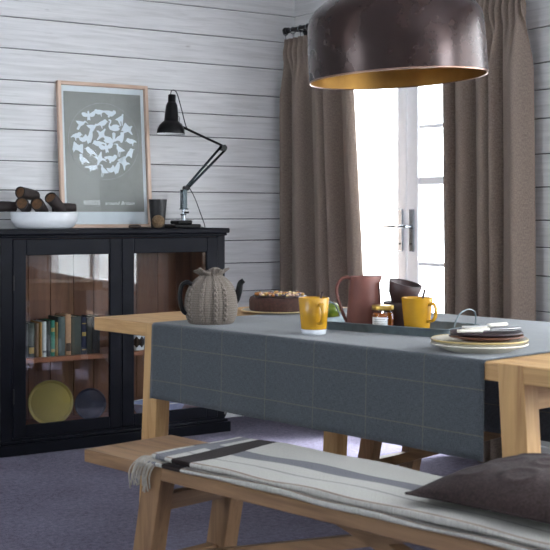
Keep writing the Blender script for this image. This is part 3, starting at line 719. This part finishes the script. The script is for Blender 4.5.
bm = BM(); add_lathe(bm, [(0, .0548), (.100, .056), (.107, .0555), (.106, .059), (.09, .061), (0, .060)], 60, None, lambda r, z, a, i: (r*(1+.03*math.sin(a*7)+.02*math.sin(a*13)), z)); obj('icing', bm, simple('chocolate_icing', srgb(42, 24, 20), .3), o, smooth=True)
NUT = [simple('nut_%d' % i, srgb(*c), .5, 0, .15, 200) for i, c in enumerate([(222, 196, 140), (196, 150, 84), (150, 96, 44), (206, 170, 150), (70, 60, 76)])]
rnd = random.Random(9); pl = []
while len(pl) < 70:
    a, r = rnd.uniform(0, 2*PI), .098*math.sqrt(rnd.random()); p = (r*math.cos(a), r*math.sin(a))
    if all((p[0]-q[0])**2+(p[1]-q[1])**2 > .0145**2 for q in pl): pl.append(p)
    elif rnd.random() < .002: break
for i, (x, y) in enumerate(pl):
    bm = BM(); rr = rnd.uniform(.006, .0095); add_sphere(bm, (x, y, .0615+rr*.55), rr, rotZ(rnd.uniform(0, 3)) @ Matrix.Rotation(rnd.uniform(-.5, .5), 4, 'X'), 8, (1.25, .8, .75)); obj('nut', bm, NUT[rnd.randrange(5)], o, smooth=True)

# mugs
def try_(u, f): return 1.178+.988*u-.156*f, .426+.156*u+.988*f      # a point of the tray in table measures
def mug(l, n, r_top, r_bot, h, white_base, hand_ang, lab):
    o = thing('mug', lab, 'mug', tab(l, n, TZ if white_base else TZ+.0045), 0, 'mustard yellow mugs on the table')
    zb_ = .018 if white_base else 0
    rb = lambda z: r_bot+(r_top-r_bot)*z/h
    bm = BM(); add_lathe(bm, [(0, .004), (rb(zb_)-.002, zb_) if white_base else (r_bot-.003, 0), (rb(zb_), zb_+.001 if white_base else .003), (rb(h*.5), h*.5), (r_top, h-.002), (r_top-.002, h), (r_top-.0045, h-.002), (rb(h*.5)-.005, h*.5), (r_bot-.006, .012), (0, .010)], 48)
    b = obj('mug_body', bm, yellow_glaze, o, auto=50)
    if white_base:
        bm = BM(); add_lathe(bm, [(0, 0), (r_bot-.003, 0), (r_bot, .003), (rb(.0175)+.0002, .0175), (r_bot-.004, .0178), (0, .0039)], 48); obj('bare_base', bm, white_ceramic, o, auto=50)
    c, s = math.cos(hand_ang), math.sin(hand_ang)
    P = [(rb(h*.78)-.003, h*.80), (rb(h*.8)+.014, h*.84), (rb(h*.7)+.026, h*.70), (rb(h*.5)+.027, h*.50), (rb(h*.4)+.018, h*.36), (rb(h*.33)-.003, h*.32)]
    bm = BM(); add_tube(bm, spline([(p*c, p*s, z) for p, z in P], 24), lambda t: (.008, .0050), 12); obj('handle', bm, yellow_glaze, o, smooth=True)
    return o
mug(1.090, .135, .0505, .0405, .121, True, math.radians(-68), 'yellow mug with a bare white base standing on the cloth')
mug(*try_(.112, -.03), .0520, .0410, .114, False, math.radians(-42), 'all yellow mug on the zinc tray with a spoon in it')
dark_wood = simple('dark_spoon_wood', srgb(58, 36, 28), .5)
def spoon_in(l, n, zt, lean_dir, lab):
    p = tab(l, n, 0); o = thing('spoon', lab, 'spoon', (p.x, p.y, zt), 0, 'dark spoons in the mugs')
    d = Vector(lean_dir).normalized(); base = Vector((0, 0, .0145)) - Vector((d.x, d.y, 0))*.020
    bm = BM(); add_tube(bm, [base+d*(.03+.101*k/8) for k in range(9)], lambda t: (.0055+.002*t, .0042), 10); obj('handle', bm, dark_wood, o, smooth=True)
    bm = BM(); add_sphere(bm, base+d*.016, 1, d.to_track_quat('Z', 'Y').to_matrix().to_4x4(), 12, (.009, .005, .016)); obj('spoon_bowl', bm, dark_wood, o, smooth=True)
spoon_in(*try_(.112, -.03), TZ+.0045, (.26, .1, 1), 'dark wooden spoon standing in the yellow mug on the tray')
spoon_in(1.090, .135, TZ-.002, (.28, .18, 1), 'dark wooden spoon standing in the white based yellow mug')

# zinc tray
tx0, tx1, tn0, tn1 = 0, .55, 0, .24
ty = thing('serving_tray', 'long galvanised metal tray with wire loop handles on the grey cloth', 'tray', tab(1.178, .426, TZ), TA+math.radians(9))
hx, hy = (tx1-tx0)/2, (tn1-tn0)/2
bm = BM(); rows = []
def rect(inset, z, off=0):
    out = []; rad = .022
    for cx, cy, a0 in ((hx, hy, 0), (-hx, hy, PI/2), (-hx, -hy, PI), (hx, -hy, 3*PI/2)):
        for k in range(7):
            a = a0+PI/2*k/6; sx = 1 if cx > 0 else -1; sy = 1 if cy > 0 else -1
            out.append((cx-sx*(rad+inset)+ (rad)*math.cos(a), cy-sy*(rad+inset)+(rad)*math.sin(a), z))
    return out
loops = [rect(.010, .001), rect(.007, 0), rect(.001, .024), rect(-.002, .027), rect(.001, .029), rect(.004, .026), rect(.009, .0045), rect(.012, .0035)]
L_ = [[bm.verts.new(p) for p in q] for q in loops]
for A, B in zip(L_, L_[1:]):
    for k in range(len(A)): bm.faces.new((A[k], A[(k+1) % len(A)], B[(k+1) % len(A)], B[k]))
bm.faces.new(L_[0][::-1]); bm.faces.new(L_[-1]); obj('tray_pan', bm, zinc, ty, auto=40)
for s in (-1, 1):
    bm = BM(); x = s*(hx-.003)
    add_tube(bm, spline([(x, -.062, .020), (x+s*.004, -.068, .036), (x+s*.012, -.05, .072), (x+s*.016, 0, .086), (x+s*.012, .05, .072), (x+s*.004, .068, .036), (x, .062, .020)], 32), .0024, 8); h_ = obj('handle', bm, zinc, ty, smooth=True)
    bm = BM(); add_tube(bm, [(x+s*.0035, -.072, .021), (x+s*.0035, -.050, .021)], .005, 8); obj('handle_lug', bm, zinc, h_, auto=40)
    bm = BM(); add_tube(bm, [(x+s*.0035, .072, .021), (x+s*.0035, .050, .021)], .005, 8); obj('handle_lug', bm, zinc, h_, auto=40)
TY = TZ+.0046
# jug
o = thing('jug', 'tall terracotta brown jug on the metal tray', 'jug', tab(*try_(-.112, -.012), TY), 0)
def spout_fn(r, z, a, i):
    d = (a-.05+PI) % (2*PI)-PI; k = max(0, (z-.145)/.03); return r+.014*k*math.exp(-(d/.35)**2), z+.004*k*math.exp(-(d/.35)**2)
bm = BM(); add_lathe(bm, [(0, 0), (.058, 0), (.0625, .004), (.0605, .05), (.056, .10), (.0505, .15), (.0495, .174), (.0475, .176), (.0455, .174), (.047, .15), (.052, .10), (.056, .05), (.055, .01), (0, .008)], 72, None, spout_fn); obj('jug_body', bm, terracotta, o, auto=50)
bm = BM(); add_tube(bm, spline([(-.046, 0, .168), (-.066, -.003, .172), (-.086, -.005, .160), (-.096, -.006, .135), (-.091, -.006, .10), (-.078, -.004, .06), (-.066, -.002, .03), (-.058, 0, .018)], 36), lambda t: (.0085, .0055), 12); obj('handle', bm, terracotta, o, smooth=True)
# dark cups
o = thing('cup', 'lower of the two stacked dark brown clay cups on the tray', 'cup', tab(*try_(-.006, .047), TY), 0, 'stacked dark clay cups')
def cup_prof(r, h): return [(0, 0), (r*.72, 0), (r*.78, .004), (r*.93, h*.45), (r, h-.002), (r-.002, h), (r-.005, h-.003), (r*.88, h*.45), (r*.7, .010), (0, .008)]
bm = BM(); add_lathe(bm, cup_prof(.057, .088), 48); obj('cup_body', bm, dark_clay, o, auto=50)
bm = BM(); add_lathe(bm, [(.0522, .0882), (.0572, .0882), (.0572, .0905), (.0522, .0905), (.0522, .0882)], 48); obj('rim', bm, dark_clay, o, auto=50)
o = thing('cup', 'upper dark brown clay cup, tilted, resting in the cup below it', 'cup', tab(*try_(-.006, .047), TY+.074), 0, 'stacked dark clay cups')
MM = T(.004, 0, .006) @ Matrix.Rotation(math.radians(14), 4, Vector((.55, .75, 0)))
bm = BM(); add_lathe(bm, cup_prof(.0575, .078)[:1]+[(.028, 0), (.034, .003), (.050, .035), (.0575, .073), (.056, .075), (.053, .073), (.045, .035), (.028, .010), (0, .008)], 48, MM); obj('cup_body', bm, dark_clay, o, auto=50)
bm = BM(); add_lathe(bm, [(.0532, .0752), (.0577, .0752), (.0577, .0775), (.0532, .0775), (.0532, .0752)], 48, MM); obj('rim', bm, dark_clay, o, auto=50)
# honey jar
o = thing('honey_jar', 'small glass jar of amber honey with a gold lid and paper label', 'jar', tab(*try_(-.004, -.06), TY), 0)
amber = NT('amber_honey'); amber.col(srgb(176, 92, 20)); amber.rough(.08); amber.b.inputs['Transmission Weight'].default_value = .45; amber.b.inputs['IOR'].default_value = 1.45
bm = BM(); add_lathe(bm, [(0, .001), (.033, .001), (.0365, .005), (.0365, .052), (.033, .060), (0, .060)], 40); obj('honey', bm, amber.m, o, auto=50)
bm = BM(); add_lathe(bm, [(0, 0), (.035, 0), (.038, .004), (.038, .055), (.0345, .064), (.033, .067), (.033, .069)], 40); obj('jar_glass', bm, clear, o, auto=50)
bm = BM(); add_lathe(bm, [(0, .0695), (.0365, .0695), (.0372, .071), (.0372, .083), (.036, .0845), (0, .085)], 40); obj('lid', bm, gold, o, auto=50)
a0 = math.radians(-112); 
bm = BM(); grid(bm, 20, 1, lambda u, v: (.0384*math.cos(a0-.78+1.5*u), .0384*math.sin(a0-.78+1.5*u), .012+.034*v)); lb = obj('paper_label', bm, simple('label_paper', srgb(232, 232, 228), .8, 0, .03), o, smooth=True); solid(lb, .0004)
bm = BM()
for z, w_ in ((.038, .5), (.031, .62), (.024, .55), (.018, .4)): grid(bm, 14, 1, lambda u, v: (.0389*math.cos(a0-w_+2*w_*u), .0389*math.sin(a0-w_+2*w_*u), z+.0018*v))
obj('label_print', bm, simple('label_ink', srgb(150, 150, 150), .8), lb)
# fruit behind the tray
fruit_m = NT('green_red_skin'); v = fruit_m.coord(); n = fruit_m.noise(v, 22, 3); fruit_m.col(fruit_m.ramp(n, [(.38, srgb(84, 104, 26)), (.6, srgb(130, 136, 44)), (.72, srgb(110, 34, 26))])); fruit_m.rough(.3)
for l, n_, r, lab in ((.722, .585, .032, 'green apple behind the tray, seen just right of the white based mug'), (.800, .640, .031, 'yellow green apple with a red blush seen through the jug handle')):
    o = thing('apple', lab, 'apple', tab(l, n_, TZ), .7, 'apples behind the tray')
    bm = BM(); add_lathe(bm, [(0, .006), (r*.35, .001), (r*.8, r*.35), (r, r*.95), (r*.9, r*1.5), (r*.5, r*1.85), (r*.2, r*1.8), (0, r*1.65)], 28); obj('fruit', bm, fruit_m.m, o, smooth=True)
    bm = BM(); add_tube(bm, [(0, 0, r*1.66), (.002, 0, r*1.9), (.006, 0, r*2.15)], .0018, 6); obj('stalk', bm, dark_wood, o, smooth=True)

# plates and knives
pc = tab(1.743, .172)
def plate(x, y, z, r, h, m, lab, rim=None):
    o = thing('plate', lab, 'plate', (pc.x+x, pc.y+y, z), 0, 'plates stacked on the front of the cloth')
    bm = BM(); add_lathe(bm, [(0, .001), (r*.62, .001), (r*.66, 0), (r*.68, .002), (r*.95, h*.75), (r*.99, h), (r*.985, h+.002), (r*.94, h*.85+.003), (r*.68, .007), (0, .006)], 72); obj('plate_body', bm, m, o, auto=40)
    if rim:
        bm = BM(); add_lathe(bm, [(r*.986, h+.0005), (r*.998, h-.002), (r*1.004, h+.0015), (r*.99, h+.0035), (r*.986, h+.0005)], 72); obj('rim', bm, rim, o, smooth=True)
plate(0, 0, TZ, .141, .020, cream_ceramic, 'lowest cream dinner plate of the stack near the table front', cream_ceramic)
plate(.001, .002, TZ+.0115, .140, .020, cream_ceramic, 'upper cream dinner plate with a yellow rim under the brown plates', yellow_rim)
plate(.022, .012, TZ+.0205+.008, .108, .012, rust_clay, 'rust brown side plate between the cream plates and the dark plate', rust_clay)
plate(.022, .012, TZ+.0205+.016, .106, .014, plum_clay, 'dark plum plate on top of the plate stack, with knives on it', plum_clay)
KZ = TZ+.0205+.016+.0175
def knife(x, y, ang, lab, dz=0):
    o = thing('table_knife', lab, 'knife', (pc.x+.022+x, pc.y+.012+y, KZ+dz), math.radians(ang), 'bone handled knives on the dark plate')
    bm = BM(); add_tube(bm, [(-.080+.0105*k, 0, .0055) for k in range(8)], lambda t: (.0085-.0015*t, .0052), 12); obj('handle', bm, bone, o, smooth=True)
    bm = BM(); P = [(-.006, -.006), (.06, -.0075), (.085, -.0055), (.095, 0), (.085, .005), (-.006, .005)]
    v0 = [bm.verts.new((x_, y_, .0045)) for x_, y_ in P]; v1 = [bm.verts.new((x_, y_, .0062)) for x_, y_ in P]
    bm.faces.new(v0[::-1]); bm.faces.new(v1)
    for k in range(6): bm.faces.new((v0[k], v0[(k+1) % 6], v1[(k+1) % 6], v1[k]))
    obj('blade', bm, steel, o)
knife(-.012, -.045, 8, 'bone handled knife nearest the front, handle pointing left')
knife(.012, .000, 22, 'bone handled knife in the middle of the dark plate, handle pointing left', .0005)
knife(.000, -.012, 204+12, 'bone handled knife lying crosswise, its handle pointing right', .012)
knife(.018, .052, 2, 'bone handled knife at the back of the dark plate, handle pointing left')

# ------------------------------------------------------------------ benches
BL = Vector((.7, -.714, 0)).normalized(); BN = Vector((-BL.y, BL.x, 0)); BA = math.atan2(BL.y, BL.x)
BO = Vector((-.569, 3.574, 0)); BLEN, BWID = 2.0, .335
def bench(origin, rz, lab, group, fz=.125, ln=BLEN):
    o = thing('bench', lab, 'bench', origin, rz, group)
    bm = BM(); add_box(bm, (0, ln), (0, BWID), (.412, .45), .003); obj('seat', bm, bench_oak[0], o)
    for x, s in ((.330, -1), (ln-.330, 1)):
        for y in (.0265, BWID-.0265):
            bm = BM(); add_bar(bm, (x+s*.095, y, 0), (x, y, .4505), .080, .055, .002); obj('leg', bm, bench_oak[2], o)
        bm = BM(); xx = x+s*.026; add_box(bm, (xx-.02, xx+.02), (.0545, BWID-.0545), (.315, .360), .002); obj('stretcher', bm, bench_oak[1], o)
        bm = BM(); xx = x+s*.066; add_box(bm, (xx-.02, xx+.02), (.0545, BWID-.0545), (fz, fz+.043), .002); obj('foot_rail', bm, bench_oak[1], o)
        bm = BM(); y0, y1 = BWID/2-.022, BWID/2+.022; xe = xx-s*.021; xt = x-s*.86
        v = [bm.verts.new(p) for p in ((xe, y0, fz+.043), (xe, y1, fz+.043), (xe, y0, fz), (xe, y1, fz), (xt, y0, .4115), (xt, y1, .4115), (xt-s*-.14, y0, .4115-.0), (xt-s*-.14, y1, .4115))]
        v[6].co = (xt-s*.10, y0, .4115); v[7].co = (xt-s*.10, y1, .4115)
        for q in ((0, 1, 3, 2), (4, 6, 7, 5), (0, 4, 5, 1), (2, 3, 7, 6), (0, 2, 6, 4), (1, 5, 7, 3)): bm.faces.new([v[i] for i in q])
        obj('brace', bm, bench_oak[0], o)
    return o
bench(BO, BA, 'oak bench in front of the table with a striped blanket on it', 'oak benches')
bench(tab(.117, 1.125), TA, 'oak bench on the far side of the table, only legs showing', 'oak benches', .055)

# blanket on the near bench
def blanket_mat():
    t = NT('striped_blanket'); uv = t.coord('UV'); sep = t.new('ShaderNodeSeparateXYZ'); t.link(uv, sep.inputs[0])
    n = t.noise(t.coord('UV', (300, 300, 1)), 1, 3, .7)
    c = t.ramp(n, [(.35, srgb(150, 148, 141)), (.65, srgb(188, 186, 178))])
    def band(ch, a, b):
        x = sep.outputs[ch]; return t.math('MULTIPLY', t.math('GREATER_THAN', x, a), t.math('LESS_THAN', x, b))
    heather = t.ramp(n, [(.35, srgb(88, 88, 92)), (.65, srgb(124, 124, 128))]); brown = t.ramp(n, [(.35, srgb(24, 18, 18)), (.65, srgb(44, 34, 33))])
    c = t.mix(band(1, .155, .215), c, heather); c = t.mix(t.math('MULTIPLY', band(1, .085, .093), .7), c, heather)
    c = t.mix(t.math('MULTIPLY', band(1, .004, .010), .8), c, srgb(120, 92, 78))
    c = t.mix(band(0, .015, .055), c, heather); c = t.mix(band(0, .085, .165), c, brown)
    t.col(c); t.rough(1); t.bump(n, .5, .002); t.b.inputs['Sheen Weight'].default_value = .04; t.b.inputs['Specular IOR Level'].default_value = .1
    return t.m
BLM = blanket_mat()
br = thing('blanket', 'cream wool blanket with brown and grey stripes folded along the bench', 'blanket', BO, BA)
def fold(name, x0, x1, y0, y1, z0, z1, sd, skew):
    """one folded layer: a soft closed slab with rounded front and back edges"""
    rnd = random.Random(sd); p = [rnd.uniform(0, 6) for _ in range(6)]
    h = (z1-z0)/2; zc_ = (z0+z1)/2; n = 40
    prof = []
    for k in range(9): a = -PI/2-PI*k/8; prof.append((y0+h+h*math.cos(a), zc_+h*math.sin(a)))
    for k in range(1, 18): prof.append((y0+h+(y1-y0-2*h)*k/18, z1))
    for k in range(9): a = PI/2-PI*k/8; prof.append((y1-h+h*math.cos(a), zc_+h*math.sin(a)))
    for k in range(1, 6): prof.append((y1-h-(y1-y0-2*h)*k/6, z0))
    m = len(prof)
    def fn(u, v):
        y, z = prof[round(v*m) % m]; x = x0+(x1-x0)*u + skew*(y-y0)
        edge = math.exp(-((y-y0)/.05)**2)
        y += edge*(.005*math.sin(x*9+p[0])+.003*math.sin(x*23+p[1]))
        if z > zc_: z += .003*math.sin(x*6+y*9+p[2])+.002*math.sin(x*17-y*14+p[3])
        return (x, y, z)
    bm = BM(); g = grid(bm, 160, m, fn, lambda u, v: ((x1-x0)*u, prof[round(v*m) % m][0]-y0))
    bmesh.ops.remove_doubles(bm, verts=bm.verts[:], dist=1e-5)
    bmesh.ops.holes_fill(bm, edges=[e for e in bm.edges if e.is_boundary])
    return obj(name, bm, BLM, br, smooth=True)
lo = fold('lower_fold', .300, 1.93, -.012, BWID+.010, .4525, .4665, 4, -.05)
up = fold('upper_fold', .330, 1.95, -.004, BWID+.022, .4690, .4850, 8, -.08)
bm = BM(); rnd = random.Random(21)
def strand(base, d, drop, r=.0021):
    b = Vector(base); d = Vector(d); pts = [b]
    for k in range(1, 7):
        q = b+d*(k/6)+Vector((rnd.uniform(-.004, .004), rnd.uniform(-.004, .004), 0)); q.z = max(b.z-drop*(k/6)**1.6, .4555 if q.x > -.0 and q.y > .002 else -1); pts.append(q)
    add_tube(bm, spline(pts, 12), r, 6)
for k in range(46):
    y = .012+(BWID-.02)*k/45; z = .476 if k % 2 else .4605; xs = (.331-.08*y) if k % 2 else (.301-.05*y)
    strand((xs+.004, y, z), (-rnd.uniform(.045, .075), rnd.uniform(-.02, .02), 0), .02)
for k in range(16):                                          # strands that hang over the front edge
    x = .255+.0055*k; y = -.004-.006*rnd.random()
    pts = [Vector((.335+.01*rnd.random(), .012+.02*rnd.random(), .472)), Vector((x+.03, .004, .470)), Vector((x+.012, y-.008, .455)), Vector((x+rnd.uniform(-.01, .006), y-.014, .425)), Vector((x+rnd.uniform(-.016, .006), y-.012, .40-.03*rnd.random()))]
    add_tube(bm, spline(pts, 14), .0023, 6)
obj('fringe', bm, simple('fringe_wool', srgb(164, 158, 148), 1, 0, .15, 80), br, smooth=True)

# cushion
cu = thing('cushion', 'dark brown woven cushion with raised rings lying on the blanket', 'cushion', BO+BL*1.435+BN*.275, BA)
cz = .487; HW = .235; CM = fabric('brown_wool', srgb(66, 54, 52), srgb(32, 25, 25), 420, 1, False, .6, .3)
def cush(sign):
    def fn(u, v):
        x, y = 2*u-1, 2*v-1
        px = x*(1-.07*(1-y*y)); py = y*(1-.07*(1-x*x))      # pulled-in sides between the corners
        t = max(0, (1-abs(x)**2.6))*max(0, (1-abs(y)**2.6)); t = t**.55
        z = .024+(.071*t if sign > 0 else -.0235*t)
        if sign > 0:
            for i in range(-1, 2):
                for j in range(-1, 2):
                    d = math.hypot(x-i*.55, y-j*.55); z += .0045*math.exp(-((d-.17)/.045)**2)*t
            z += .004*noise.noise(Vector((x*2.2, y*2.2, 3)))*t
        return (px*HW, py*HW, cz+max(.001, z))
    return fn
bm = BM(); grid(bm, 70, 70, cush(1)); grid(bm, 40, 40, cush(-1)); obj('cover', bm, CM, cu, smooth=True)
bm = BM(); edge = []
for k in range(81):
    q = k/20; i = int(q) % 4; f = 2*(q-int(q))-1
    x, y = [(f, -1), (1, f), (-f, 1), (-1, -f)][i]; edge.append((x*(1-.07*(1-y*y))*HW*1.003, y*(1-.07*(1-x*x))*HW*1.003, cz+.024))
add_tube(bm, edge, .0032, 6, False); obj('piping', bm, CM, cu, smooth=True)

# ------------------------------------------------------------------ pendant
pc_ = Vector((.416, 4.05, 1.606))
pd = thing('pendant_lamp', 'large dark bronze pendant lampshade with a gold inside above the table', 'pendant lamp', pc_, 0)
tl = Matrix.Rotation(math.radians(3.2), 4, 'Y') @ Matrix.Identity(4)
tl = Matrix.Rotation(math.radians(-3.2), 4, 'Y')
def bronze():
    t = NT('aged_bronze'); v = t.coord(); n = t.noise(v, 7, 5, .65); n2 = t.noise(v, 60, 4, .7)
    t.col(t.ramp(n, [(.3, srgb(40, 28, 26)), (.55, srgb(48, 33, 30)), (.75, srgb(58, 38, 33))])); t.b.inputs['Metallic'].default_value = .55
    t.link(t.math('ADD', t.math('MULTIPLY', n, .10), .22), t.b.inputs['Roughness']); t.bump(n, .02, .003)
    return t.m
RP = .300
outer = [(RP, 0), (RP+.001, .004), (RP, .10), (RP-.003, .185), (RP-.010, .212), (RP-.028, .238), (RP-.058, .262), (RP-.11, .292), (RP-.17, .318), (.085, .335), (.05, .350), (.045, .39), (.03, .40), (.012, .402)]
bm = BM(); add_lathe(bm, outer, 96, tl); sh = obj('lamp_shade', bm, bronze(), pd, auto=50)
inner = [(RP-.004, .001), (RP-.004, .10), (RP-.007, .182), (RP-.014, .208), (RP-.032, .233), (RP-.062, .256), (RP-.114, .286), (RP-.174, .311), (.03, .33), (0, .331)]
bm = BM(); add_lathe(bm, inner, 96, tl); obj('gold_lining', bm, simple('gold_leaf', srgb(150, 112, 56), .45, .85, .2, 10, .1), sh, auto=50)
bm = BM(); add_lathe(bm, [(RP-.0042, .0005), (RP-.002, -.002), (RP+.0012, -.0015), (RP+.0015, .003), (RP+.0002, .0042)], 96, tl); obj('rim', bm, simple('worn_rim', srgb(150, 120, 104), .3, .9), sh, smooth=True)
bm = BM(); add_lathe(bm, [(.0, .16), (.03, .17), (.045, .20), (.035, .24), (.02, .27), (.02, .33), (0, .33)], 24, tl); obj('bulb', bm, white_ceramic, pd, smooth=True)
tp_ = tl @ Vector((0, 0, .40))
bm = BM(); add_tube(bm, [tp_, (tp_.x, tp_.y, 2.575-pc_.z)], .006, 10); obj('cable', bm, black_iron, pd, smooth=True)
bm = BM(); add_lathe(bm, [(0, .954), (.045, .958), (.055, .972), (.055, .994), (0, .994)], 32, T(tp_.x, tp_.y, 0)); obj('ceiling_rose', bm, black_iron, pd, auto=40)
